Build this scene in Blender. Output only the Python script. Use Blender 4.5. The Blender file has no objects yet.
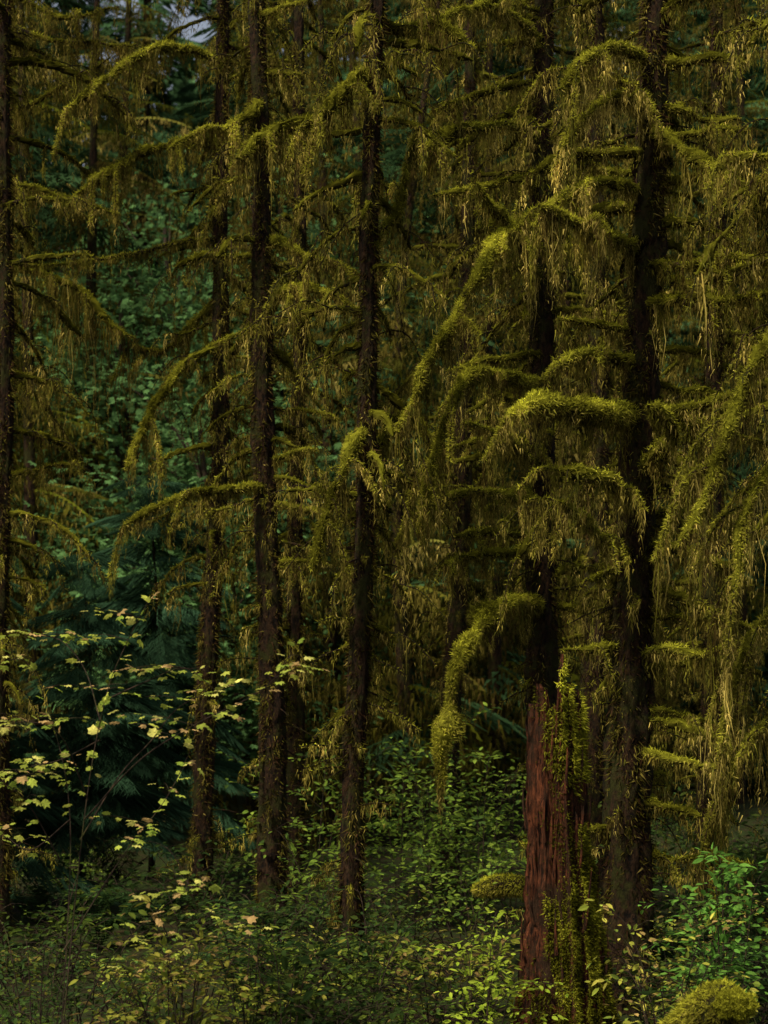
import bpy, math, numpy as np, time
T0=time.time()
R=np.random.default_rng(11)
F=1792.0; CH=2.6; HV=700.0
def P(u,v,d):  # survey point: bearing/elevation measured on the reference, at real distance d (m)
    return np.array([(u-384)*d/F, d, CH+(HV-v)*d/F])

# ---------------------------------------------------------------- mesh accumulator
class Acc:
    def __init__(s): s.v=[];s.f=[];s.m=[];s.c=[];s.n=0
    def add(s,v,f,m,c):
        v=np.asarray(v,float).reshape(-1,3); f=np.asarray(f,int)
        c=np.asarray(c,float)
        if c.ndim==1: c=np.tile(c,(len(v),1))
        s.v.append(v); s.f.append(f+s.n); s.m.append(np.full(len(f),m)); s.c.append(c); s.n+=len(v)
    def build(s,name,mats,smooth_mats=()):
        me=bpy.data.meshes.new(name)
        v=np.concatenate(s.v); c=np.concatenate(s.c)
        loops=np.concatenate([f.ravel() for f in s.f])
        tot=np.concatenate([np.full(len(f),f.shape[1]) for f in s.f])
        mi=np.concatenate(s.m)
        me.vertices.add(len(v)); me.vertices.foreach_set('co',v.astype(np.float32).ravel())
        me.loops.add(len(loops)); me.loops.foreach_set('vertex_index',loops.astype(np.int32))
        me.polygons.add(len(tot))
        st=np.concatenate([[0],np.cumsum(tot)[:-1]])
        me.polygons.foreach_set('loop_start',st.astype(np.int32))
        try: me.polygons.foreach_set('loop_total',tot.astype(np.int32))
        except Exception: pass
        me.polygons.foreach_set('material_index',mi.astype(np.int32))
        sm=np.isin(mi,list(smooth_mats)) if smooth_mats else np.zeros(len(mi),bool)
        me.polygons.foreach_set('use_smooth',sm)
        a=me.color_attributes.new('Col','FLOAT_COLOR','POINT')
        a.data.foreach_set('color',np.concatenate([np.clip(c,0,1),np.ones((len(c),1))],1).astype(np.float32).ravel())
        for m in mats: me.materials.append(m)
        me.update(calc_edges=True)
        ob=bpy.data.objects.new(name,me); bpy.context.scene.collection.objects.link(ob)
        return ob

# ---------------------------------------------------------------- materials
def leafmat(name,transl=0.35,nscale=6.0,gain=1.0,amp=0.5):
    m=bpy.data.materials.new(name); m.use_nodes=True; nt=m.node_tree; N=nt.nodes; K=nt.links; N.clear()
    out=N.new('ShaderNodeOutputMaterial'); at=N.new('ShaderNodeAttribute'); at.attribute_name='Col'
    tc=N.new('ShaderNodeTexCoord'); no=N.new('ShaderNodeTexNoise'); no.inputs['Scale'].default_value=nscale; no.inputs['Detail'].default_value=2
    K.new(tc.outputs['Object'],no.inputs['Vector'])
    mr=N.new('ShaderNodeMapRange'); mr.inputs[1].default_value=0.3; mr.inputs[2].default_value=0.7
    mr.inputs[3].default_value=gain*(1-amp); mr.inputs[4].default_value=gain*(1+amp)
    K.new(no.outputs['Fac'],mr.inputs[0])
    vm=N.new('ShaderNodeVectorMath'); vm.operation='SCALE'
    K.new(at.outputs['Color'],vm.inputs[0]); K.new(mr.outputs[0],vm.inputs['Scale'])
    d=N.new('ShaderNodeBsdfDiffuse'); d.inputs['Roughness'].default_value=0.5
    t=N.new('ShaderNodeBsdfTranslucent'); mx=N.new('ShaderNodeMixShader'); mx.inputs[0].default_value=transl
    K.new(vm.outputs[0],d.inputs['Color']); K.new(vm.outputs[0],t.inputs['Color'])
    K.new(d.outputs[0],mx.inputs[1]); K.new(t.outputs[0],mx.inputs[2]); K.new(mx.outputs[0],out.inputs[0])
    return m
def barkmat(name,c1,c2,cm,moss=0.5,sz=(14,14,3)):
    m=bpy.data.materials.new(name); m.use_nodes=True; nt=m.node_tree; N=nt.nodes; K=nt.links
    b=N['Principled BSDF']; b.inputs['Roughness'].default_value=0.9; b.inputs['Specular IOR Level'].default_value=0.1
    tc=N.new('ShaderNodeTexCoord'); mp=N.new('ShaderNodeMapping'); mp.inputs['Scale'].default_value=sz
    K.new(tc.outputs['Object'],mp.inputs[0])
    n1=N.new('ShaderNodeTexNoise'); n1.inputs['Scale'].default_value=1.6; n1.inputs['Detail'].default_value=8; n1.inputs['Roughness'].default_value=0.7
    K.new(mp.outputs[0],n1.inputs['Vector'])
    r=N.new('ShaderNodeValToRGB'); r.color_ramp.elements[0].position=0.40; r.color_ramp.elements[0].color=(*c1,1); r.color_ramp.elements[1].position=0.66; r.color_ramp.elements[1].color=(*c2,1)
    K.new(n1.outputs['Fac'],r.inputs[0])
    n2=N.new('ShaderNodeTexNoise'); n2.inputs['Scale'].default_value=3.5; n2.inputs['Detail'].default_value=6; n2.inputs['Roughness'].default_value=0.75
    K.new(tc.outputs['Object'],n2.inputs['Vector'])
    mr=N.new('ShaderNodeMapRange'); mr.inputs[1].default_value=0.62-0.25*moss; mr.inputs[2].default_value=0.74-0.25*moss
    K.new(n2.outputs['Fac'],mr.inputs[0])
    mx=N.new('ShaderNodeMix'); mx.data_type='RGBA'; K.new(mr.outputs[0],mx.inputs[0]); K.new(r.outputs[0],mx.inputs[6]); mx.inputs[7].default_value=(*cm,1)
    K.new(mx.outputs[2],b.inputs['Base Color'])
    bp=N.new('ShaderNodeBump'); bp.inputs['Strength'].default_value=1.0; bp.inputs['Distance'].default_value=0.05
    K.new(n1.outputs['Fac'],bp.inputs['Height']); K.new(bp.outputs[0],b.inputs['Normal'])
    return m
M_bark=barkmat('spruce_bark',(0.004,0.003,0.002),(0.05,0.025,0.011),(0.026,0.026,0.005),0.6,(16,16,7))
M_moss=leafmat('hanging_moss',0.35,1.6,1.0,0.65)
M_leaf=leafmat('leaf',0.4,8.0,1.0,0.3)
M_far=leafmat('far_foliage',0.3,0.5,1.0,0.6)
M_wood=barkmat('red_rotten_wood',(0.006,0.003,0.002),(0.20,0.062,0.024),(0.035,0.018,0.009),0.65,(30,30,3.2))
M_twig=barkmat('twig_bark',(0.02,0.014,0.01),(0.07,0.045,0.03),(0.05,0.05,0.015),0.4)
M_ground=barkmat('forest_soil',(0.012,0.009,0.004),(0.04,0.026,0.010),(0.02,0.03,0.006),0.8,(3,3,3))

# ---------------------------------------------------------------- primitives
def catmull(p,step=0.05):
    p=np.asarray(p,float)
    if len(p)==2: p=np.array([p[0],(p[0]+p[1])/2,p[1]])
    q=np.vstack([2*p[0]-p[1],p,2*p[-1]-p[-2]]); out=[]
    for i in range(len(p)-1):
        a,b,c,d=q[i:i+4]; n=max(2,int(np.linalg.norm(c-b)/step)); t=np.linspace(0,1,n,endpoint=False)[:,None]
        out.append(0.5*((2*b)+(-a+c)*t+(2*a-5*b+4*c-d)*t**2+(-a+3*b-3*c+d)*t**3))
    out.append(p[-1:]); return np.vstack(out)
def frame(p):
    t=np.gradient(p,axis=0); t/=np.linalg.norm(t,axis=1)[:,None]+1e-9
    h=t.mean(0); ref=np.cross(h,[0,0,1.]) 
    if np.linalg.norm(ref)<.15: ref=np.array([0.,1.,0.])
    else: ref/=np.linalg.norm(ref)
    a=ref[None]-t*(t@ref)[:,None]; a/=np.linalg.norm(a,axis=1)[:,None]+1e-9
    return t,a,np.cross(a,t)
def tube(acc,p,r,ns,mat,col,rough=0.0,cap=True):
    t,a,b=frame(p); n=len(p); r=np.broadcast_to(r,(n,)).astype(float)
    th=np.linspace(0,2*np.pi,ns,endpoint=False)
    rr=r[:,None]*(1+rough*R.standard_normal((n,ns)))
    v=p[:,None]+rr[...,None]*(np.cos(th)[None,:,None]*a[:,None]+np.sin(th)[None,:,None]*b[:,None])
    i=np.arange(n-1)[:,None]*ns; j=np.arange(ns)[None]; k=(j+1)%ns
    f=np.stack([i+j,i+k,i+ns+k,i+ns+j],-1).reshape(-1,4)
    acc.add(v,f,mat,col)
def strands(acc,root,L,w,drift,col,mat=1):
    n=len(root)
    if n==0: return
    az=R.uniform(0,np.pi,n); s=np.stack([np.cos(az),np.sin(az),np.zeros(n)],1)
    wig=R.standard_normal((n,3))*(0.06*L)[:,None]; wig[:,2]=0
    mid=root+drift*0.45+wig; mid[:,2]-=L*0.5
    end=root+drift-wig*0.3; end[:,2]-=L
    w=w[:,None]
    v=np.stack([root-s*w/2,root+s*w/2,mid+s*w*.42,mid-s*w*.42,end],1)
    base=(np.arange(n)*5)[:,None]
    cc=np.repeat(col[:,None],5,1); 
    b0=acc.n
    acc.add(v,base+np.array([[0,1,2,3]]),mat,cc.reshape(-1,3))
    acc.f.append(base+np.array([[3,2,4]])+b0); acc.m.append(np.full(n,mat))
def spikes(acc,root,dirn,L,w,col,mat=1):
    n=len(root); s=np.cross(dirn,R.standard_normal((n,3))); s/=np.linalg.norm(s,axis=1)[:,None]+1e-9
    v=np.stack([root-s*w[:,None]/2,root+s*w[:,None]/2,root+dirn*L[:,None]],1)
    acc.add(v,np.arange(n*3).reshape(-1,3),mat,np.repeat(col[:,None],3,1).reshape(-1,3))
OL=np.array([[0.175,0.137,0.026],[0.27,0.212,0.040],[0.13,0.124,0.020],[0.21,0.188,0.024],[0.52,0.40,0.10],[0.100,0.068,0.017]])
PW=np.array([.25,.22,.17,.16,.07,.13])
TOP=np.array([0.285,0.275,0.022])
def mosscol(n,warm=0.0):
    pw=PW.copy(); pw[4]+=warm; pw/=pw.sum()  # warm adds gold strands; on upper-right limbs it paints sunlit patches into the moss
    c=OL[R.choice(6,n,p=pw)]; return c*R.uniform(0.55,1.4,(n,1))
def moss_on(acc,p,rad,tl,dens,k,fuzz,warm=0.0,w=0.010,topc=1.0):
    seg=np.linalg.norm(np.diff(p,axis=0),axis=1); S=np.concatenate([[0],np.cumsum(seg)]); L=S[-1]
    t,a,b=frame(p)
    it=lambda s,arr: np.stack([np.interp(s,S,arr[:,i]) for i in range(3)],1)
    ph=R.uniform(0,6.28,3)
    env=lambda s: np.clip(0.18+1.3*np.abs(np.sin(s*5.0+ph[0]))**2.1*(0.75+0.5*np.sin(s*1.7+ph[1]))+0.2*np.sin(s*17+ph[2]),0.12,1.9)
    nt=max(1,int(L*dens)); sc=R.uniform(0,L,nt); lt=np.clip(tl*1.33*np.exp(0.32*R.standard_normal(nt))*env(sc),0.03,max(.22,tl*2.7))
    sp=R.uniform(0.012,0.045,nt); col=mosscol(nt,warm)
    def roots(kk):
        SC=np.repeat(sc,kk); z=R.standard_normal(nt*kk); ds=z*np.repeat(sp,kk); s=np.clip(SC+ds,0,L)
        root=it(s,p); tt=it(s,t); side=np.cross(tt,[0,0,1.]); rr=np.interp(s,S,np.broadcast_to(rad,(len(p),)))
        off=R.uniform(-1,1,nt*kk); root=root+side*(off*rr)[:,None]; root[:,2]-=rr*0.3
        return z,ds,root,tt,side*(off*rr)[:,None],np.repeat(lt,kk),np.repeat(col,kk,0)*R.uniform(0.6,1.35,(nt*kk,1))
    ks=max(2,int(k*.40)); z,ds,root,tt,so,LT,CC=roots(ks)
    ln=LT*R.uniform(0.4,1.0,len(z))*np.exp(-0.35*z*z)
    dr=-tt*(ds*0.8)[:,None]-so*0.7+R.standard_normal((len(z),3))*(0.05*ln)[:,None]; dr[:,2]=0
    strands(acc,root,ln,w*R.uniform(0.35,0.95,len(z)),dr,CC*.8)
    kf=int(k*2.0); z,ds,root,tt,so,LT,CC=roots(kf)
    q=R.uniform(0,1,len(z))**1.25; hl=LT*np.exp(-0.3*z*z)
    c=root-tt*(ds*.75*q)[:,None]-so*(q*.6)[:,None]+R.standard_normal((len(z),3))*(.007+.014*(1-q))[:,None]; c[:,2]-=hl*q*.92
    d=R.standard_normal((len(z),3))*.32; d[:,2]=-1; d/=np.linalg.norm(d,axis=1)[:,None]
    spikes(acc,c,d,R.uniform(.022,.075,len(z))*(w/.010)**.7,w*R.uniform(.5,1.5,len(z))*(1.1-.4*q),CC)
    nf=int(L*fuzz*1.4)
    if nf>0:
        s=R.uniform(0,L,nf); th=R.uniform(0,2*np.pi,nf); d=it(s,a)*np.cos(th)[:,None]+it(s,b)*np.sin(th)[:,None]
        rr=np.interp(s,S,np.broadcast_to(rad,(len(p),)))
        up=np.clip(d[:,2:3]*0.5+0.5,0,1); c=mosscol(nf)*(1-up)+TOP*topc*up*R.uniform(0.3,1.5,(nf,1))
        dd=d+R.standard_normal((nf,3))*0.8-np.array([0,0,.3]); dd/=np.linalg.norm(dd,axis=1)[:,None]
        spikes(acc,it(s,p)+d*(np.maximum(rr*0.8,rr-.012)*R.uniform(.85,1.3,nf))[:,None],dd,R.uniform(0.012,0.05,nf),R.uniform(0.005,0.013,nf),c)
def branch(acc,ctrl,r0=0.022,tl=0.26,dens=13,k=8,moss=1.0,twigs=5,warm=0.0,sheath=0.018,fuzz=200,w=0.010,twl=0.45,topc=1.0):
    p=catmull(ctrl,0.05); n=len(p); topc=.35+.7*topc
    p=p+np.cumsum(R.standard_normal((n,3))*0.008,axis=0)
    s=np.linspace(0,1,n); r=r0*(1-0.8*s)+0.004
    tube(acc,p,r,6,0,[.05,.03,.02],0.1)
    rad=r
    if sheath>0:
        lump=np.convolve(R.uniform(-0.5,2.1,n+4),np.ones(5)/5,'valid').clip(.05,3); lump=lump*np.minimum(1,(1-s)*6+0.15)
        rad=r*0.8+sheath*.95*lump*moss
        t_,a_,b_=frame(p)
        ns=10; th=np.linspace(0,2*np.pi,ns,endpoint=False)
        dz=np.cos(th)[None,:,None]*a_[:,None]+np.sin(th)[None,:,None]*b_[:,None]
        rr=rad[:,None]*(.82+0.15*R.standard_normal((n,ns)))
        v=p[:,None]+rr[...,None]*dz
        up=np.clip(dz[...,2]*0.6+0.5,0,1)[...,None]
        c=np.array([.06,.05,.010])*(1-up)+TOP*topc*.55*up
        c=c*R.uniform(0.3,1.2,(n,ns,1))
        i=np.arange(n-1)[:,None]*ns; j=np.arange(ns)[None]; kk=(j+1)%ns
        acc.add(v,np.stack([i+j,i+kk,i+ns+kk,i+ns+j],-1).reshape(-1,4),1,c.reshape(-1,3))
    moss_on(acc,p,rad,tl*moss,dens,k,fuzz,warm,w,topc)
    for q in range(twigs):
        i=int(n*R.uniform(0.2,0.97)); i=min(i,n-2)
        t=p[min(i+1,n-1)]-p[i]; t/=np.linalg.norm(t)+1e-9
        sd=np.cross(t,[0,0,1.])*R.choice([-1,1]); l=twl*R.uniform(0.4,1.3)
        d=t*R.uniform(0.2,0.9)+sd*R.uniform(0.4,1.0); d/=np.linalg.norm(d)
        e=p[i]+d*l; dz=l*R.uniform(0.1,0.8)
        m=(p[i]+e)/2+[0,0,l*0.04]; e[2]-=dz; 
        pp=catmull([p[i],m,e],0.05)
        tube(acc,pp,np.linspace(0.008,0.003,len(pp)),4,0,[.05,.03,.02],0.1)
        moss_on(acc,pp,np.full(len(pp),0.014),tl*0.75*moss,dens,max(4,k-2),int(fuzz*0.5),warm,w,topc)

def trunk(acc,pts,r0,r1,flare=0.25,ns=22):
    p=catmull(pts,0.10); n=len(p); s=np.linspace(0,1,n); z=p[:,2]
    p=p+np.stack([.02*np.sin(z*1.1+R.uniform(0,6)),.02*np.sin(z*1.4),0*z],1)
    r=(r0+(r1-r0)*s)*(1+flare*np.exp(-np.maximum(z,0)/0.5))
    th=np.linspace(0,2*np.pi,ns,endpoint=False); ph=R.uniform(0,6,6)
    ridg=0.07*np.sin(th[None]*7+ph[0]+z[:,None]*0.7)+0.06*np.sin(th[None]*4+ph[1]-z[:,None]*1.3)+0.06*np.sin(z[:,None]*6+th[None]*2+ph[2])+0.09*R.standard_normal((n,ns))
    rr=r[:,None]*(1+ridg)
    v=p[:,None]+rr[...,None]*np.stack([np.cos(th),np.sin(th),0*th],-1)[None]
    i=np.arange(n-1)[:,None]*ns; j=np.arange(ns)[None]; k=(j+1)%ns
    acc.add(v,np.stack([i+j,i+k,i+ns+k,i+ns+j],-1).reshape(-1,4),0,[.05,.03,.02])
    return p,r
def at_z(p,z): return np.array([np.interp(z,p[:,2],p[:,0]),np.interp(z,p[:,2],p[:,1]),z])

def trunk_tufts(acc,p,r,dens,zmax=11):
    n=int(dens*zmax*1.5); z=R.uniform(0.1,zmax,n); th=R.uniform(0,2*np.pi,n)
    rr=np.interp(z,p[:,2],r); c=np.stack([np.interp(z,p[:,2],p[:,0]),np.interp(z,p[:,2],p[:,1]),z],1)
    d=np.stack([np.cos(th),np.sin(th),0*th],1)
    cl=np.sin(z*2.3+th*2)+np.sin(z*5.1-th*3+1)+R.standard_normal(n)*0.7; keep=cl>0.0
    c,d,rr,n2,cl=c[keep],d[keep],rr[keep],keep.sum(),cl[keep]
    br=R.random(n2)<np.clip(.7-.4*cl,.05,1)
    col=np.where(br[:,None],np.array([[.05,.026,.012]]),mosscol(n2)*0.55)*R.uniform(.5,1.3,(n2,1))
    dd=d+R.standard_normal((n2,3))*0.6-np.array([0,0,0.8]); dd/=np.linalg.norm(dd,axis=1)[:,None]
    spikes(acc,c+d*rr[:,None]*0.95,dd,R.uniform(0.02,0.10,n2),R.uniform(0.008,0.02,n2),col)

def rand_branches(acc,p,r,z0,z1,step,lmin,lmax,tl=0.26,moss=1.0,dens=13,k=7,bias=None,warm=0.0,twigs=5,droop=0.45,topc=0.95,w=0.011,fuzz=150,sh=(0.008,0.036),front=.3):
    z=z0
    while z<z1:
        z+=step*R.uniform(0.4,1.6); az=R.uniform(0,2*np.pi)
        if bias is not None and R.random()<0.5: az=bias+R.normal(0,0.7)
        if math.sin(az)<-.45 and R.random()>front: az=-az
        lz=np.clip((z-z0)/2.5,0.35,1)
        L=R.uniform(lmin,lmax)*lz; a=at_z(p,z); d=np.array([math.cos(az),math.sin(az),0]); sd=np.array([-d[1],d[0],0])
        up=R.uniform(-0.1,0.35); dr=droop*R.uniform(0.4,1.7); cv=R.uniform(-0.25,0.25)
        ss=np.array([0,0.25,0.5,0.75,1.0])
        pts=[a+d*(s*L*(1-0.15*s*dr))+sd*(cv*L*s*s)+np.array([0,0,L*(up*s-dr*s*s)]) for s in ss]
        branch(acc,pts,r0=0.010+0.010*L,tl=tl*R.uniform(0.6,1.4),dens=dens,k=k,moss=moss,twigs=int(twigs*L*R.uniform(0.5,1.4)),warm=warm,
               sheath=R.uniform(*sh),fuzz=fuzz,topc=topc,w=w)
def ladder(acc,p,z0,z1,step,sides,lmin,lmax,**kw):
    z=z0
    while z<z1:
        z+=step*R.uniform(.7,1.3); sd=R.choice(sides); az=(0 if sd>0 else math.pi)+R.normal(0,.35)*-1; L=R.uniform(lmin,lmax)
        a=at_z(p,z); d=np.array([math.cos(az),math.sin(az)-.3,0]); up=R.uniform(-.15,.2); q2=R.uniform(.05,.3)
        pts=[a+d*(s*L)+np.array([0,R.normal(0,.03),L*(up*s-q2*s*s+R.normal(0,.03))]) for s in (0,.3,.6,1)]
        branch(acc,pts,**{**dict(r0=.018,tl=.22,dens=22,k=9,twigs=1,twl=.3,sheath=R.uniform(.018,.044),fuzz=520,topc=1.2),**kw})
def stubs(acc,p,r,z0,z1,n):
    for _ in range(n):
        z=R.uniform(z0,z1); az=R.uniform(0,2*np.pi); a=at_z(p,z); L=R.uniform(0.12,0.6); d=np.array([math.cos(az),math.sin(az),R.uniform(-0.4,0.2)])
        pp=catmull([a,a+d*L*0.6,a+d*L+[0,0,-0.1*L]],0.06); tube(acc,pp,np.linspace(0.011,0.004,len(pp)),5,0,[.05,.03,.02],0.15)
        if R.random()<0.8: moss_on(acc,pp,np.full(len(pp),0.013),0.14,18,7,120)

# ---------------------------------------------------------------- main spruces
def tree(spec):
    acc=Acc(); d=spec['d']
    pts=[P(u,v,d) for u,v in spec['tr']]
    pts[-1][2]=-0.2
    pts=pts[::-1]
    top=pts[-1]; dirn=(pts[-1]-pts[-2]); dirn/=dirn[2]
    H=spec.get('H',15.5); pts.append(top+dirn*(H-top[2])*np.array([0.4,0.4,1]))
    p,r=trunk(acc,pts,spec['w']*d/F/2*1.05,0.04)
    trunk_tufts(acc,p,r,spec.get('tuft',1100))
    for b in spec.get('hero',[]):
        kw=dict(b[1]) if isinstance(b,tuple) else {}
        c=b[0] if isinstance(b,tuple) else b
        ctrl=[P(u,v,d+dd*1.4) for u,v,dd in c]
        branch(acc,ctrl,**{**dict(r0=0.028,tl=0.30,dens=26,k=11,twigs=4,sheath=0.040,fuzz=750,topc=1.35),**kw})
    for l in spec.get('lad',[]): ladder(acc,p,*l)
    g=spec.get('gen',{}); zt=CH+HV*d/F+0.4
    rand_branches(acc,p,r,**{**dict(z0=2.6,z1=zt,step=0.16,lmin=0.6,lmax=1.9),**g})
    rand_branches(acc,p,r,zt,H-0.3,0.6,0.5,1.2,dens=5,k=4,tl=0.4,w=0.03,twigs=3,fuzz=10)
    stubs(acc,p,r,0.6,4.5,spec.get('stubs',30))
    return acc.build('spruce_tree',[M_bark,M_moss],(0,))
specs=[
 dict(d=19,w=18,tr=[(6,-30),(4,300),(2,600),(-4,900)],gen=dict(step=0.2,lmax=1.5)),
 dict(d=20.5,w=20,tr=[(222,-30),(222,200),(218,450),(208,700),(196,940)],
   hero=[([(220,345,0),(185,368,-.3),(150,412,-.6),(122,462,-.8)],dict(tl=.36)),
         ([(222,62,0),(165,48,-.4),(110,72,-.8),(55,118,-1.0)],dict(tl=.34,twigs=8)),
         ([(222,142,0),(165,146,-.3),(100,176,-.6),(52,215,-.7)],dict(tl=.34,twigs=8)),
         ([(222,238,0),(150,250,-.4),(90,260,-.6),(20,262,-.7)],dict(tl=.08,sheath=.008,twigs=2)),
         ([(222,300,0),(195,320,.2),(170,345,.3),(140,352,.3)],dict(tl=.15)),
         ],gen=dict(step=0.2,lmin=.4,lmax=1.15,tl=.26)),
 dict(d=18.8,w=27,tr=[(256,-30),(260,200),(266,500),(271,750),(274,960)],
   hero=[([(268,484,0),(215,490,-.4),(165,505,-.6),(118,527,-.7)],dict(tl=.2,twigs=3)),
         [(262,100,0),(230,130,-.3),(200,128,-.5),(165,150,-.6)],
         [(270,240,0),(310,255,-.2),(335,262,-.3),(362,275,-.3)],
         [(272,298,0),(300,290,-.2),(330,300,-.3),(352,312,-.3)],
         ],lad=[(3.2,9.5,.7,[-1,1],.4,.9)],gen=dict(step=0.18,z0=2.6,lmin=.4,lmax=1.2,tl=.26)),
 dict(d=15.6,w=21,tr=[(377,-30),(372,200),(366,400),(359,650),(354,850),(350,1010)],
   hero=[([(374,68,0),(345,88,-.2),(318,118,-.3),(290,124,-.4),(245,158,-.6)],dict(topc=.9,tl=.36,twigs=8)),
         ([(366,425,0),(345,462,-.2),(325,510,-.3),(312,575,-.4)],dict(tl=.40,sheath=.04)),
         [(372,250,0),(395,215,.2),(410,170,.3),(425,140,.3)],
         [(374,20,0),(400,35,.2),(430,30,.3),(470,55,.3)],
         [(362,470,0),(385,440,.2),(410,420,.3),(440,440,.2)],
         ],gen=dict(step=0.13,z0=2.2,lmin=.3,lmax=1.0,tl=.26),stubs=40),
 dict(d=17.5,w=32,tr=[(546,-30),(543,200),(540,400),(543,600),(548,980)],
   hero=[([(542,612,0),(505,600,-.6),(470,618,-1.1),(449,660,-1.3),(441,720,-1.35),(438,775,-1.35)],dict(r0=.03,tl=.24,sheath=.075,dens=80,k=12,fuzz=2600,twigs=0,topc=1.6)),  # arch limb: top moss colour brightened to lift it out of shade
         ([(540,130,0),(500,124,-.3),(462,130,-.6),(424,152,-.8)],dict(sheath=.045)),
         ([(540,285,0),(510,225,-.5),(488,195,-.8),(476,176,-.9)],dict(sheath=.055,tl=.40,warm=.3,topc=1.6)),
         ([(543,215,0),(495,232,-.8),(455,290,-1.2),(425,345,-1.5),(385,430,-1.6)],dict(sheath=.058,tl=.42,dens=36,fuzz=1500,topc=1.7)),
         ([(540,382,0),(475,374,-.8),(450,400,-1.2),(434,455,-1.3),(420,530,-1.3)],dict(sheath=.050,tl=.42,dens=34,fuzz=1100,topc=1.6)),
         ([(540,502,0),(490,492,-.3),(450,496,-.5),(420,515,-.6)],dict(sheath=.045,topc=1.5)),
         ([(540,552,0),(500,546,-.3),(470,548,-.4),(445,560,-.5)],dict(sheath=.038,topc=1.5)),
         ([(543,42,0),(500,18,-.3),(455,18,-.6),(412,40,-.8)],dict(sheath=.038)),
         ([(543,470,0),(505,440,-.3),(485,425,-.5),(465,420,-.6)],dict(sheath=.042,topc=1.5)),
         ([(540,330,0),(520,300,.3),(540,270,.4),(560,250,.5)],dict(sheath=.03)),
         ],lad=[(3.2,9.4,.40,[-1,-1,1],.5,1.15)],gen=dict(step=0.2,z0=2.6,lmin=.5,lmax=1.4,tl=.28,warm=.06,front=.1)),
 dict(d=15,w=44,tr=[(657,-30),(648,200),(637,450),(631,700),(626,1010)],H=16,
   hero=[([(635,415,0),(590,410,-.5),(548,400,-.8),(518,408,-1)],dict(r0=.03,sheath=.078,tl=.34,dens=50,fuzz=2400,topc=1.8,twigs=2)),
         ([(640,246,0),(590,242,-.4),(555,228,-.7),(530,214,-.9)],dict(sheath=.06,tl=.4,dens=38,fuzz=1600,warm=.35,topc=1.6)),
         ([(645,192,0),(600,182,-.3),(560,200,-.5),(535,228,-.6)],dict(sheath=.034,tl=.3,warm=.2)),
         ([(645,130,0),(700,158,-.4),(740,185,-.7),(790,215,-.8)],dict(sheath=.045,tl=.3)),
         ([(648,110,0),(610,100,-.3),(580,120,-.5),(560,150,-.6)],dict(sheath=.03,tl=.5,warm=.6,dens=28)),
         ([(645,265,0),(690,268,-.3),(730,262,-.5),(790,270,-.6)],dict(sheath=.026,tl=.25)),
         ([(640,305,0),(690,298,-.3),(730,300,-.5),(790,292,-.6)],dict(sheath=.026,tl=.24)),
         ([(640,470,0),(668,440,-.5),(655,418,-.7),(644,412,-.8)],dict(sheath=.055,tl=.22,dens=30,twigs=1,topc=1.6)),
         ([(637,412,0),(690,414,-.2),(740,400,-.3),(790,385,-.3)],dict(sheath=.028,tl=.38,warm=.5)),
         ([(635,560,0),(600,540,-.4),(585,520,-.5),(560,505,-.6)],dict(sheath=.04)),
         ([(632,500,0),(610,480,-.5),(580,470,-.7),(555,462,-.8)],dict(sheath=.05,topc=1.5)),
         ([(632,660,0),(670,650,-.3),(700,655,-.4),(740,640,-.5)],dict(sheath=.026)),
         ([(650,60,0),(615,55,-.4),(590,70,-.6),(570,100,-.8)],dict(sheath=.034,tl=.42,warm=.3)),
         ([(640,360,0),(600,345,-.3),(575,350,-.5),(548,375,-.6)],dict(sheath=.04,tl=.26)),
         ],lad=[(1.1,8.4,.21,[-1,1,1],.4,1.1)],gen=dict(step=0.22,z0=1.2,lmin=.35,lmax=1.2,tl=.27,warm=.1,front=0.0),stubs=50,tuft=1900),
 dict(d=13.8,w=44,tr=[(835,-30),(828,400),(822,1000)],
   hero=[([(828,300,0),(765,338,-.3),(738,400,-.6),(706,480,-.8),(682,530,-.9)],dict(sheath=.042,tl=.46,dens=34,fuzz=1200,warm=.15,topc=1.5)),
         ([(828,440,0),(765,470,-.3),(735,530,-.6),(728,640,-.7)],dict(sheath=.024,tl=.55,dens=32,warm=.15,topc=.9)),
         ([(828,560,0),(780,590,-.3),(740,660,-.4),(722,760,-.4)],dict(sheath=.024,tl=.55,dens=32,warm=.15,topc=.9)),
         ([(828,700,0),(780,720,-.3),(745,760,-.4),(715,850,-.4)],dict(sheath=.024,tl=.42,dens=30,topc=.9)),
         ([(828,150,0),(790,160,-.3),(740,150,-.4),(700,165,-.4)],dict(sheath=.03,tl=.32,dens=22)),
         ],gen=dict(step=0.18,z0=1.8,lmin=.4,lmax=1.25,tl=.36,bias=math.pi,warm=.1)),
 dict(d=23,w=18,tr=[(300,-30),(298,400),(292,900)],gen=dict(step=0.21,lmax=1.5,lmin=.4,w=.013,dens=10,fuzz=60)),
 dict(d=24,w=22,tr=[(470,-30),(464,400),(452,700),(446,900)],gen=dict(step=0.19,lmax=1.7,z0=2.2,w=.013,dens=10,fuzz=60)),
 dict(d=22,w=24,tr=[(596,-30),(598,400),(590,900)],gen=dict(step=0.19,lmax=1.6,z0=1.6,w=.013,dens=10,fuzz=60,tl=.28)),
 dict(d=21,w=22,tr=[(718,-30),(714,400),(706,900)],gen=dict(step=0.19,lmax=1.6,z0=1.0,w=.013,dens=10,tl=.32,fuzz=60)),
]
for s in specs: tree(s)
print('trees',time.time()-T0)

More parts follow.
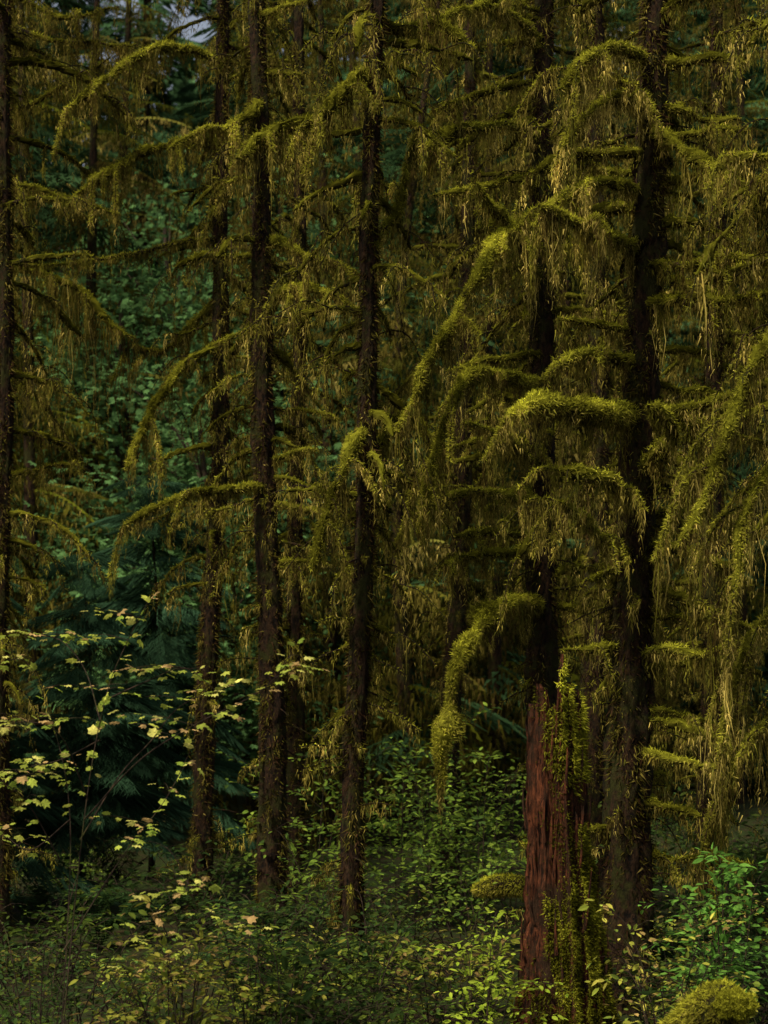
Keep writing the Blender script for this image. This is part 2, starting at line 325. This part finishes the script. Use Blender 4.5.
acc=Acc()
p,r=trunk(acc,[P(-60,960,21)*[1,1,0]-[0,0,.2],P(-60,600,21),P(-66,0,21),P(-66,-300,21)],0.14,0.05)
for c,kw in [([(-60,250,0),(20,268,-.2),(70,285,-.4),(100,318,-.5),(130,336,-.6)],dict(tl=.85,sheath=.03,dens=36,k=12,twigs=4)),
          ([(-60,120,0),(10,110,-.2),(60,90,-.4),(110,60,-.6)],dict(tl=.35,twigs=10)),
          ([(-60,500,0),(0,480,-.2),(50,470,-.4),(90,465,-.5)],dict(tl=.2)),
          ([(-60,40,0),(0,30,-.2),(60,50,-.4),(130,60,-.6)],dict(tl=.4,twigs=14)),
          ([(-60,180,0),(0,175,-.2),(50,190,-.4),(110,215,-.6)],dict(tl=.4,twigs=10)),
          ([(-60,0,0),(0,-10,-.2),(60,10,-.4),(120,0,-.6)],dict(tl=.4,twigs=12))]:
    branch(acc,[P(u,v,21+dd) for u,v,dd in c],**{**dict(r0=.03,fuzz=300,sheath=.02,twigs=6,dens=20,k=9),**kw})
rand_branches(acc,p,r,3,11.5,0.18,0.8,1.9,tl=.3,fuzz=60)
acc.build('spruce_tree',[M_bark,M_moss],(0,))

# ---------------------------------------------------------------- templates placed many times
def place(acc,tv,tf,tc,pos,yaw,pitch,scale,mat,colmul):
    n=len(pos); cy,sy=np.cos(yaw),np.sin(yaw); cp,sp=np.cos(pitch),np.sin(pitch)
    x,y,z=tv[:,0][None],tv[:,1][None],tv[:,2][None]; s=scale[:,None]
    x1=(x*cp[:,None]+z*sp[:,None])*s; z1=(-x*sp[:,None]+z*cp[:,None])*s; y1=y*s
    X=x1*cy[:,None]-y1*sy[:,None]+pos[:,0:1]; Y=x1*sy[:,None]+y1*cy[:,None]+pos[:,1:2]; Z=z1+pos[:,2:3]
    v=np.stack([X,Y,Z],-1).reshape(-1,3); K=len(tv)
    f=(tf[None]+(np.arange(n)*K)[:,None,None]).reshape(-1,tf.shape[1])
    c=(tc[None]*colmul[:,None]).reshape(-1,3)
    acc.add(v,f,mat,c)
def bough_template(nt=16,needles=4,w0=1.0):
    V=[];C=[]
    for side in (-1,1):
        for i in range(nt):
            s=(i+0.5)/nt; l=0.45*(1-s)**0.7+0.05; b=np.array([s,0,-0.28*s*s])
            a=math.radians(R.uniform(35,60)); d=np.array([math.cos(a),side*math.sin(a),-0.35-R.uniform(0,.3)])
            for j in range(needles):
                q=b+d*l*(j/needles); e=q+np.array([math.cos(a*0.5)*.7,side*R.uniform(-.3,1),-0.4])*0.14*R.uniform(.6,1.4); w=np.array([0.02,-0.012*side,0.006])*w0
                V+=[q-w,q+w,e]; C+=[[1,1,1]]*3
    V=np.array(V);C=np.array(C)*np.repeat(R.uniform(.6,1.3,(len(V)//3,1)),3,0)
    return V,np.arange(len(V)).reshape(-1,3),C
def drape_template(n=130):
    V=[];C=[]; ph=R.uniform(0,6)
    for i in range(n):
        s=R.uniform(0.05,1); y=R.normal(0,0.05+0.1*s); z=0.12*s-0.35*s*s; h=.34*abs(math.sin(s*7+ph))**1.3*R.uniform(0,1)**1.2; l=R.uniform(.04,.12); z-=h
        w=R.uniform(.005,.013); a=R.uniform(0,3.14); dx,dy=math.cos(a)*w,math.sin(a)*w; g=R.uniform(.5,1.4)
        V+=[[s-dx,y-dy,z],[s+dx,y+dy,z],[s+R.normal(0,.02),y+R.normal(0,.02),z-l]]; C+=[[g,g,g]]*3
    for i in range(14):
        s0=i/14;s1=(i+1.1)/14
        f=lambda s:0.12*s-0.35*s*s
        V+=[[s0,0,f(s0)-.02],[s0,0,f(s0)+.02],[s1,0,f(s1)+.01]];C+=[[.9,1.1,.8]]*3
    return np.array(V,float),np.arange(len(V)).reshape(-1,3),np.array(C,float)
BT=[bough_template() for _ in range(3)]; DT=[drape_template() for _ in range(5)]
BTF=[bough_template(34,10,.3) for _ in range(3)]

def ground_z(x,y):
    x=np.asarray(x,float);y=np.asarray(y,float)
    h=0.10*np.sin(x*.7+1)*np.sin(y*.5)+0.06*np.sin(x*1.9+y*1.3)
    return h+np.maximum(0,(y-73))*0.8*(1/(1+np.exp(-(y-78)/5)))*np.clip(1-(y-75)/300,0.2,1)
def conifer_mass(name,trees,greens,dark,per=6,BT=BT):
    acc=Acc()
    for (x,y,H,mossy,rad,z0) in trees:
        gz=float(ground_z(x,y))
        pp=catmull([[x,y,gz-.3],[x+R.normal(0,.2),y,gz+H*.5],[x+R.normal(0,.3),y,gz+H]],0.8)
        tube(acc,pp,np.linspace(0.22,0.04,len(pp))*(H/24),8,0,[.04,.03,.02],.08)
        nb=int(H*per); z=R.uniform(z0,H*.98,nb); s=rad*(1-0.75*(z/H))*R.uniform(.6,1.25,nb)+.3
        yaw=R.uniform(0,2*np.pi,nb); pos=np.stack([np.interp(z+gz,pp[:,2],pp[:,0]),np.interp(z+gz,pp[:,2],pp[:,1]),z+gz],1)
        mm=R.random(nb)<mossy
        for tset,msk,base in ((DT,mm,None),(BT,~mm,greens)):
            ch=R.integers(0,len(tset),nb)
            for q,(tv,tf,tc) in enumerate(tset):
                k=msk&(ch==q)
                if k.sum()==0: continue
                col=(mosscol(k.sum())*dark) if base is None else np.array(base)*R.uniform(.6,1.4,(k.sum(),1))
                place(acc,tv,tf,tc,pos[k],yaw[k],R.normal(.05,.2,k.sum()),s[k],1,col)
    return acc.build(name,[M_bark,M_far],(0,))
tl=[]
while len(tl)<24:
    y=R.uniform(28,50); x=R.uniform(-.24,.24)*y
    px=x/y*F+384
    if px<230 and R.random()<.6: continue
    if 130<px<228: continue
    tl.append((x,y,R.uniform(.44,.5)*y+3,0.8,R.uniform(2.0,3.0),1.5))
conifer_mass('distant_trees',tl,[0.03,0.06,0.022],0.55)
tl=[]
while len(tl)<38:
    y=R.uniform(50,72); x=R.uniform(-.25,.25)*y; px=x/y*F+384
    if 150<px<234: continue
    tl.append((x,y,R.uniform(31,37) ,0.12,R.uniform(3.2,4.2),0.8))
conifer_mass('hemlock_forest',tl,[0.06,0.125,0.05],0.7,per=7)
for (u,d,H,rd) in [(75,22,4.4,1.4),(-20,20.5,4.2,1.3),(150,26,6.0,1.6)]:
    a=P(u,900,d); conifer_mass('hemlock_sapling',[(a[0],d,H,0.0,rd,1.0)],[0.032,0.070,0.034],.8,per=18,BT=BTF)
print('far',time.time()-T0)

# ---------------------------------------------------------------- leaves
def leaf_oval():
    o=np.array([[0,0,0],[.3,.22,.05],[.65,.2,.04],[1,0,-.05],[.65,-.2,.04],[.3,-.22,.05]]); return o,np.array([[0,1,2,3],[0,3,4,5]])
def leaf_maple():
    pts=[];n=7
    for i in range(n):
        a=math.radians(-150+i*50); r=[.34,.5,.62,.68,.62,.5,.34][i]
        pts.append((r*math.cos(a),r*math.sin(a),-.10*r/.6))
        if i<n-1:
            a2=math.radians(-150+i*50+25); pts.append((.42*math.cos(a2),.42*math.sin(a2),.02))
    pts=[(0,0,0.0)]+pts; f=[[0,i,i+1] for i in range(1,len(pts)-1)]+[[0,len(pts)-1,1]]
    o=np.array(pts); o[:,0]+=.34; return o,np.array(f)
LO=leaf_oval(); LM=leaf_maple()
def leaves(acc,pos,dirn,size,col,tpl,tilt=0.35,mat=1):
    n=len(pos)
    if n==0:return
    x=dirn/(np.linalg.norm(dirn,axis=1)[:,None]+1e-9)
    up=np.array([0,0,1.])+R.standard_normal((n,3))*tilt
    y=np.cross(up,x); y/=np.linalg.norm(y,axis=1)[:,None]+1e-9; z=np.cross(x,y)
    tv,tf=tpl; K=len(tv)
    v=pos[:,None]+size[:,None,None]*(tv[None,:,0:1]*x[:,None]+tv[None,:,1:2]*y[:,None]+tv[None,:,2:3]*z[:,None])
    f=(tf[None]+(np.arange(n)*K)[:,None,None]).reshape(-1,tf.shape[1])
    acc.add(v.reshape(-1,3),f,mat,np.repeat(col[:,None],K,1).reshape(-1,3))
def twig_leaves(acc,ctrl,r,gap,size,cols,tpl,start=.3,side=1,tilt=.35,droop=.15,spread=.08):
    p=catmull(ctrl,.05); n=len(p); tube(acc,p,np.linspace(r,r*.3,n),4,0,[.05,.03,.02],.05)
    Lr=np.linalg.norm(p[-1]-p[0]); k=max(2,int(Lr*(1-start)/gap)); idx=(np.linspace(start,.999,k)*n).astype(int).clip(0,n-1)
    idx=np.repeat(idx,2); t,a,b=frame(p); sg=np.tile([-1,1],k)
    d=t[idx]*.5+np.cross(t[idx],[0,0,1.])*sg[:,None]+R.standard_normal((2*k,3))*.3; d[:,2]-=droop
    d/=np.linalg.norm(d,axis=1)[:,None]; q=p[idx]+d*R.uniform(.01,spread,(2*k,1))
    leaves(acc,q,d,size*R.uniform(.6,1.3,2*k),np.array(cols)[R.integers(0,len(cols),2*k)]*R.uniform(.7,1.3,(2*k,1)),tpl,tilt)
    return p
def shrub(name,x,y,H,spread,ns,size,cols,tpl=LO,gap=.05,sub=7,lean=(0,0),bare=.35,vary=.45):
    acc=Acc(); g=float(ground_z(x,y)); cols=np.array(cols)*R.uniform(1-vary,1+vary)
    for i in range(ns):
        az=R.uniform(0,6.28); h=H*R.uniform(.45,1.05); s=spread*R.uniform(.3,1.1)
        d=np.array([math.cos(az)+lean[0],math.sin(az)+lean[1],0]); b=np.array([x,y,g-.05])+d*.15*R.random()
        c=[b,b+d*s*.25+[0,0,h*.5],b+d*s*.6+[0,0,h*.85],b+d*s+[0,0,h*.95]]
        p=twig_leaves(acc,c,.008,gap*1.6,size,cols,tpl,bare,tilt=.45)
        for j in range(sub):
            q=p[int(len(p)*R.uniform(bare,.98))-1]; a2=R.uniform(0,6.28); l=R.uniform(.25,.6)*min(1,H*.6)
            e=q+[math.cos(a2)*l,math.sin(a2)*l,R.uniform(-.05,.2)*l*2]
            twig_leaves(acc,[q,(q+e)/2+[0,0,.04],e],.003,gap,size,cols,tpl,.15,tilt=.4)
    return acc.build(name,[M_twig,M_leaf])
GR=[[.10,.16,.022],[.13,.19,.03],[.07,.12,.025],[.17,.22,.03]]
GB=[[.14,.22,.03],[.20,.30,.04],[.08,.14,.03],[.28,.38,.05]]
GD=[[.035,.065,.018],[.045,.078,.018],[.06,.085,.017]]
YG=[[.20,.23,.03],[.28,.28,.04],[.13,.17,.025],[.40,.36,.06],[.28,.19,.06]]
YM=[[.34,.39,.06],[.45,.47,.08],[.24,.32,.045],[.62,.58,.15],[.34,.39,.06],[.54,.36,.14]]
def sh(name,u,d,H,spread,ns,size,cols,**k): shrub(name,(u-384)*d/F,d,H,spread,ns,size,cols,**k)
for u,d,H in [(310,20.5,2.4),(345,22,2.7),(400,21.5,2.0),(440,22,2.5),(480,20.5,2.2),(420,23.5,2.8),(510,21.5,2.3),(330,18.5,1.6),(460,18,1.5)]:
    sh('salmonberry_shrub',u,d,H,1.0,7,.09,GB,sub=7,gap=.085,vary=.35)
for i in range(64):
    u=R.uniform(-20,790); d=R.uniform(11.5,18); H=R.uniform(.4,1.5)
    if 515<u<640 and d<15.5: continue
    H=min(H, CH-(R.uniform(850,940)-HV)*d/F)
    if H<.3: continue
    sh('understory_shrub',u,d,H,.55,6,R.uniform(.04,.09),[GR,GD,YG,GD][R.integers(0,4)],sub=5,gap=.06,vary=.6)
for i in range(20):
    u=R.uniform(-40,800); d=R.uniform(18,30)
    sh('understory_shrub',u,d,R.uniform(.5,1.5),.9,8,.09,GD if R.random()<.7 else GR,sub=6,gap=.08)
for u,d in [(690,19),(740,17),(770,20),(720,23),(650,21),(600,24),(755,26)]: sh('understory_shrub',u,d,R.uniform(.9,1.6),.8,9,.09,GD,sub=7,gap=.07)
for u,d in [(400,13),(430,14),(370,12.3),(460,13.5),(330,12.5),(10,12),(60,12.4),(110,12),(160,12.6),(210,12.1),(30,13.5),(120,14),(190,14.5),(250,12.3),(690,12.8),(670,13.5)]: sh('understory_shrub',u,d,R.uniform(.55,.95),.5,8,.06,[GR,YG,GD][R.integers(0,3)],sub=5,gap=.055)
sh('broadleaf_shrub',725,12.6,1.5,.45,8,.08,[[.09,.20,.03],[.13,.26,.04]],sub=6)
sh('broadleaf_shrub',480,12.8,1.3,.35,7,.06,[[.28,.38,.03],[.34,.42,.04]],sub=5,vary=.1)
sh('broadleaf_shrub',290,13.5,1.2,.4,7,.07,[[.2,.27,.03],[.26,.32,.04]],sub=5)
# vine maple
acc=Acc(); D=11.5
tw=[[(60,1060,0),(84,820,0),(105,700,.1),(128,640,.2),(150,598,.3)],
    [(60,1060,0),(70,820,.1),(45,700,.2),(22,660,.2),(-10,668,.3)],
    [(84,820,0),(140,760,-.2),(200,722,-.4),(262,690,-.5),(292,652,-.6)],
    [(80,840,0),(120,775,.2),(150,742,.3),(182,705,.4),(235,685,.5)],
    [(60,860,0),(25,800,-.2),(-15,772,-.3)],
    [(88,800,0),(60,735,-.3),(20,722,-.4),(-20,735,-.5)],
    [(64,950,0),(120,860,.2),(165,800,.2),(190,752,.3)],
    [(100,720,0),(85,670,.2),(60,640,.3),(30,636,.4)],
    [(105,700,.1),(150,680,.3),(185,668,.4),(215,690,.4)],
    [(70,820,.1),(30,850,.3),(0,832,.4),(-20,835,.4)],
    [(100,740,.1),(60,760,.5),(20,770,.6),(-10,790,.7)],
    [(60,1060,0),(110,960,-.3),(160,910,-.5),(205,880,-.6)],
    [(60,1060,.2),(130,980,.3),(200,940,.3),(250,920,.3)]]
for c in tw:
    p=twig_leaves(acc,[P(u,v,D+dd) for u,v,dd in c],.006,.09,.064,YM,LM,.55,tilt=.28)
    for j in range(5):
        i=int(len(p)*R.uniform(.55,.97)); q=p[i]; l=R.uniform(.15,.45); a2=R.uniform(0,6.28)
        e=q+[math.cos(a2)*l,math.sin(a2)*l,R.uniform(-.02,.08)]
        twig_leaves(acc,[q,(q+e)/2+[0,0,.02],e],.003,.068,.060,YM,LM,.25,tilt=.22)
acc.build('vine_maple',[M_twig,M_leaf])
def fern(x,y,L):
    acc=Acc(); g=float(ground_z(x,y))
    for i in range(14):
        az=R.uniform(0,6.28); l=L*R.uniform(.7,1.1); d=np.array([math.cos(az),math.sin(az),0]); sd=np.array([-d[1],d[0],0])
        p=catmull([[x,y,g],np.array([x,y,g])+d*l*.35+[0,0,l*.55],np.array([x,y,g])+d*l*.75+[0,0,l*.6],np.array([x,y,g])+d*l+[0,0,l*.35]],.03)
        n=len(p); s=np.linspace(0,1,n); w=.10*np.sin(np.pi*np.clip(s*.9+.12,0,1))
        tube(acc,p,np.full(n,.003),4,1,[.05,.08,.02])
        for sg in (-1,1): leaves(acc,p[2:],np.tile(sd*sg,(n-2,1))+d*.3,w[2:]*1.2,np.tile([.04,.08,.022],(n-2,1))*R.uniform(.7,1.3,(n-2,1)),(LO[0]*[1,.55,1],LO[1]),.15)
    acc.build('sword_fern',[M_twig,M_leaf])
for i in range(16):
    d=R.uniform(14,22); u=R.uniform(-10,780)
    if 515<u<650 and d<15.5: continue
    fern((u-384)*d/F,d,R.uniform(.6,.85))

# ---------------------------------------------------------------- broken stump
acc=Acc(); ds=13.2; b0=P(566,1060,ds); b0[2]=-.15; t0=P(553,690,ds)
ns=72; nz=60; th=np.linspace(0,2*np.pi,ns,endpoint=False)
gr=np.zeros(ns)
for k,a in ((5,.06),(9,.08),(17,.08),(29,.06)): gr+=a*np.sin(k*th+R.uniform(0,6))
topz=2.46+.20*np.sin(th*1+2.6)+.14*np.sin(5*th+1)+R.uniform(-.18,.16,ns)
topz[R.integers(0,ns,6)]+=.18
zz=np.linspace(0,1,nz)
def stump_ring(scale,jit):
    V=[]
    for s in zz:
        z=b0[2]+(topz-b0[2])*s; q=np.clip((z-b0[2])/(t0[2]-b0[2]),0,1.0)
        cx=b0[0]+(t0[0]-b0[0])*q; cy=ds+0*q
        r=(.165+.11*(1-q)**1.3+.1*np.exp(-q*7))*scale*(1+gr*(1.2)+.14*np.sin(z*3+th*2)*(1-q)+.06*np.sin(z*11+th*5)+jit*R.standard_normal(ns))
        V.append(np.stack([cx+r*np.cos(th),cy+r*np.sin(th),z],1))
    return np.array(V)
VO=stump_ring(1,.04); i=np.arange(nz-1)[:,None]*ns; j=np.arange(ns)[None]; k=(j+1)%ns
FF=np.stack([i+j,i+k,i+ns+k,i+ns+j],-1).reshape(-1,4)
acc.add(VO,FF,0,[.2,.06,.03])
VI=stump_ring(.72,.03); acc.add(VI,FF,0,[.1,.04,.03])
r1=VO[-1];r2=VI[-1]; acc.add(np.concatenate([r1,r2]),np.stack([np.arange(ns),(np.arange(ns)+1)%ns,ns+(np.arange(ns)+1)%ns,ns+np.arange(ns)],1),0,[.2,.06,.03])
for _ in range(110):
    a=R.uniform(0,6.28); q=R.uniform(.1,1); ii=int(a/6.283*ns)%ns; s=VO[int(q*(nz-1)),ii]; d=np.array([math.cos(a),math.sin(a),0])
    e=s+d*R.uniform(0,.04)+[R.normal(0,.02),0,R.uniform(.12,.32)]; s=s-[0,0,.1]
    pp=catmull([s,(s+e)/2+d*.015,e],.08); tube(acc,pp,np.linspace(.018,.002,len(pp)),5,0,[.2,.06,.03],.1)
def cover(acc,V,cond,n,L=(.015,.05),col=TOP,hang=.3):
    fl=V.reshape(-1,3); idx=R.integers(0,len(fl)-ns,n*6); a=fl[idx]; bq=fl[idx+ns]; q=a+(bq-a)*R.random((len(a),1)); thq=th[idx%ns]+R.uniform(-.05,.05,len(a))
    kp=cond(q,thq); q=q[kp][:n]; thq=thq[kp][:n]; m=len(q)
    d=np.stack([np.cos(thq),np.sin(thq),0*thq],1)+R.standard_normal((m,3))*.6; d[:,2]-=hang; d/=np.linalg.norm(d,axis=1)[:,None]
    cc=np.array(col)*R.uniform(.3,1.2,(m,1))*(1+.4*np.sin(q[:,2:3]*14+q[:,0:1]*20))
    spikes(acc,q+d*R.uniform(0,.03,(m,1)),d,R.uniform(*L,m),R.uniform(.006,.014,m),cc)
nz_=lambda q:np.sin(q[:,2]*5)+np.sin(q[:,0]*17+q[:,2]*3)+.6*np.sin(q[:,2]*17+q[:,0]*30)+.5*R.standard_normal(len(q))
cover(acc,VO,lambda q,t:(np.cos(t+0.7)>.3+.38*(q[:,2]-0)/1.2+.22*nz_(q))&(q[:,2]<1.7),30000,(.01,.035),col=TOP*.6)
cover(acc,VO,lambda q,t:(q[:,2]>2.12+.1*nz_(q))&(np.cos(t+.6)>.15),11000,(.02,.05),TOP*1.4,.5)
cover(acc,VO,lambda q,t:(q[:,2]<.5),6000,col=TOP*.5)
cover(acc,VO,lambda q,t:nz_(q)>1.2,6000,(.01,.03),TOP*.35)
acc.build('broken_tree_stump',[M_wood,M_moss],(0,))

def mossy_log(name,ctrl,r):
    acc=Acc(); p=catmull(ctrl,.06); n=len(p); rr=r*(1+.08*np.sin(np.linspace(0,9,n))); x=np.linspace(0,1,n); rr=rr*np.sqrt(np.clip(1-(2*x-1)**8,0.02,1))
    tube(acc,p,rr,18,0,[.05,.03,.02],.08)
    moss_on(acc,p,rr,.03,40,8,int(16000*r/.2),topc=1.5,w=.006)
    e=p[-1]; m=8000; d=R.standard_normal((m,3)); d/=np.linalg.norm(d,axis=1)[:,None]; dd=d+R.standard_normal((m,3))*.9; dd/=np.linalg.norm(dd,axis=1)[:,None]
    bump=1+.12*np.sin(d[:,0]*9)+.1*np.sin(d[:,2]*11+2)
    spikes(acc,e+d*r*(R.uniform(.6,.85,(m,1))*bump[:,None])*[1.1,1,.8],dd,R.uniform(.008,.022,m),R.uniform(.004,.008,m),TOP*R.uniform(.3,1.7,(m,1)))
    acc.build(name,[M_bark,M_moss],(0,))
mossy_log('mossy_log',[P(650,1080,11.6),P(695,1024,11.3),P(718,1010,11.1),P(734,1004,10.9)],.14)
mossy_log('mossy_log',[[.9,18,.7],[1.4,17.6,.75],[2.4,17.4,.3]],.09)

acc=Acc(); 
gx=np.concatenate([np.linspace(-300,-20,20),np.linspace(-19,19,120),np.linspace(20,300,20)]); gy=np.concatenate([np.linspace(-60,5,10),np.linspace(6,40,120),np.linspace(41,400,70)])
X,Y=np.meshgrid(gx,gy); Z=ground_z(X,Y)+R.normal(0,.015,X.shape); nx=len(gx)
i=(np.arange(len(gy)-1)*nx)[:,None]; j=np.arange(nx-1)[None]
acc.add(np.stack([X,Y,Z],-1),np.stack([i+j,i+j+1,i+nx+j+1,i+nx+j],-1).reshape(-1,4),0,[.04,.03,.02])
acc.build('ground',[M_ground],(0,))
acc=Acc(); n=100000; y=R.uniform(72,104,n); x=R.uniform(-.27,.27,n)*y; z=ground_z(x,y)+R.uniform(0,1,n)**1.0*(21+4*np.sin(x*.5)+3*np.sin(x*1.3))
px=x/y*F+384; pv=HV-(z-CH)*F/y; kp=~((px>164)&(px<218)&(pv<62+8*np.sin(px*.4))); x,y,z=x[kp],y[kp],z[kp]; n=len(x)
cl=np.clip(1+.45*np.sin(x*1.1+z*.7)+.35*np.sin(x*2.3-z*1.9),.3,2)
leaves(acc,np.stack([x,y,z],1),R.standard_normal((n,3))-[0,0,.5],R.uniform(.45,.95,n),np.array([.07,.14,.055])*cl[:,None]*R.uniform(.6,1.3,(n,1)),LO,.8)
acc.build('hillside_foliage',[M_twig,M_far])
def broadleaf(x,y,H,rad,n):
    acc=Acc(); g=float(ground_z(x,y)); p=catmull([[x,y,g-.2],[x+.3,y,g+H*.4],[x,y,g+H*.9]],.5); tube(acc,p,np.linspace(.16,.04,len(p)),8,0,[.05,.03,.02],.05)
    C=[];
    for i in range(46):
        a2=R.uniform(0,6.28); zz_=R.uniform(.15,1)*H; rr_=rad*R.uniform(.2,1); e=np.array([x+math.cos(a2)*rr_,y+math.sin(a2)*rr_,g+zz_]); b_=at_z(p,g+zz_*.8)
        pp=catmull([b_,(b_+e)/2+[0,0,.3],e],.3); tube(acc,pp,np.linspace(.03,.008,len(pp)),4,0,[.05,.03,.02]); C.append(e); C.append((b_+e)/2+[0,0,.2])
    C=np.array(C)[R.integers(0,len(C),n)]; q=C+R.standard_normal((n,3))*np.array([.6,.6,.22])
    leaves(acc,q,R.standard_normal((n,3))*[1,1,.3]-[0,0,.3],R.uniform(.10,.17,n),np.array([.12,.23,.075])*R.uniform(.4,1.4,(n,1)),LM,.4)
    acc.build('maple_tree',[M_twig,M_leaf])
for u,d,H in [(120,33,11),(165,38,14),(60,40,14),(200,30,8),(340,36,13)]: broadleaf((u-384)*d/F,d,H,3.0,6500)

# ---------------------------------------------------------------- light, camera
SE,SA=math.radians(50),math.radians(222)   # azimuth clockwise from +Y
w=bpy.data.worlds.new('World'); bpy.context.scene.world=w; w.use_nodes=True; nt=w.node_tree
bg=nt.nodes['Background']; sk=nt.nodes.new('ShaderNodeTexSky'); sk.sky_type='NISHITA'; sk.sun_disc=False; sk.sun_elevation=SE; sk.sun_rotation=SA; sk.dust_density=3.0
hs=nt.nodes.new('ShaderNodeHueSaturation'); hs.inputs['Saturation'].default_value=.5   # thin high cloud
nt.links.new(sk.outputs[0],hs.inputs['Color']); nt.links.new(hs.outputs[0],bg.inputs[0]); bg.inputs[1].default_value=0.12
L=bpy.data.lights.new('sun','SUN'); L.energy=5.0; L.angle=math.radians(4); L.color=(1,.92,.74)
lo=bpy.data.objects.new('sun',L); bpy.context.scene.collection.objects.link(lo)
from mathutils import Vector
dv=Vector((math.sin(SA)*math.cos(SE),math.cos(SA)*math.cos(SE),math.sin(SE)))
lo.rotation_euler=dv.to_track_quat('Z','Y').to_euler(); lo.location=(0,0,40)
cam=bpy.data.cameras.new('camera'); co=bpy.data.objects.new('camera',cam); bpy.context.scene.collection.objects.link(co)
cam.sensor_fit='VERTICAL'; cam.sensor_height=36; cam.lens=63; cam.shift_y=(HV-512)/1024; cam.clip_end=1000; cam.clip_start=.1
cam.dof.use_dof=True; cam.dof.focus_distance=14.8; cam.dof.aperture_fstop=2.2
co.location=(0,0,CH); co.rotation_euler=(math.radians(90),0,0); bpy.context.scene.camera=co
sc=bpy.context.scene; sc.view_settings.view_transform='Standard'; sc.view_settings.look='None'; sc.view_settings.exposure=0
print('done',time.time()-T0)
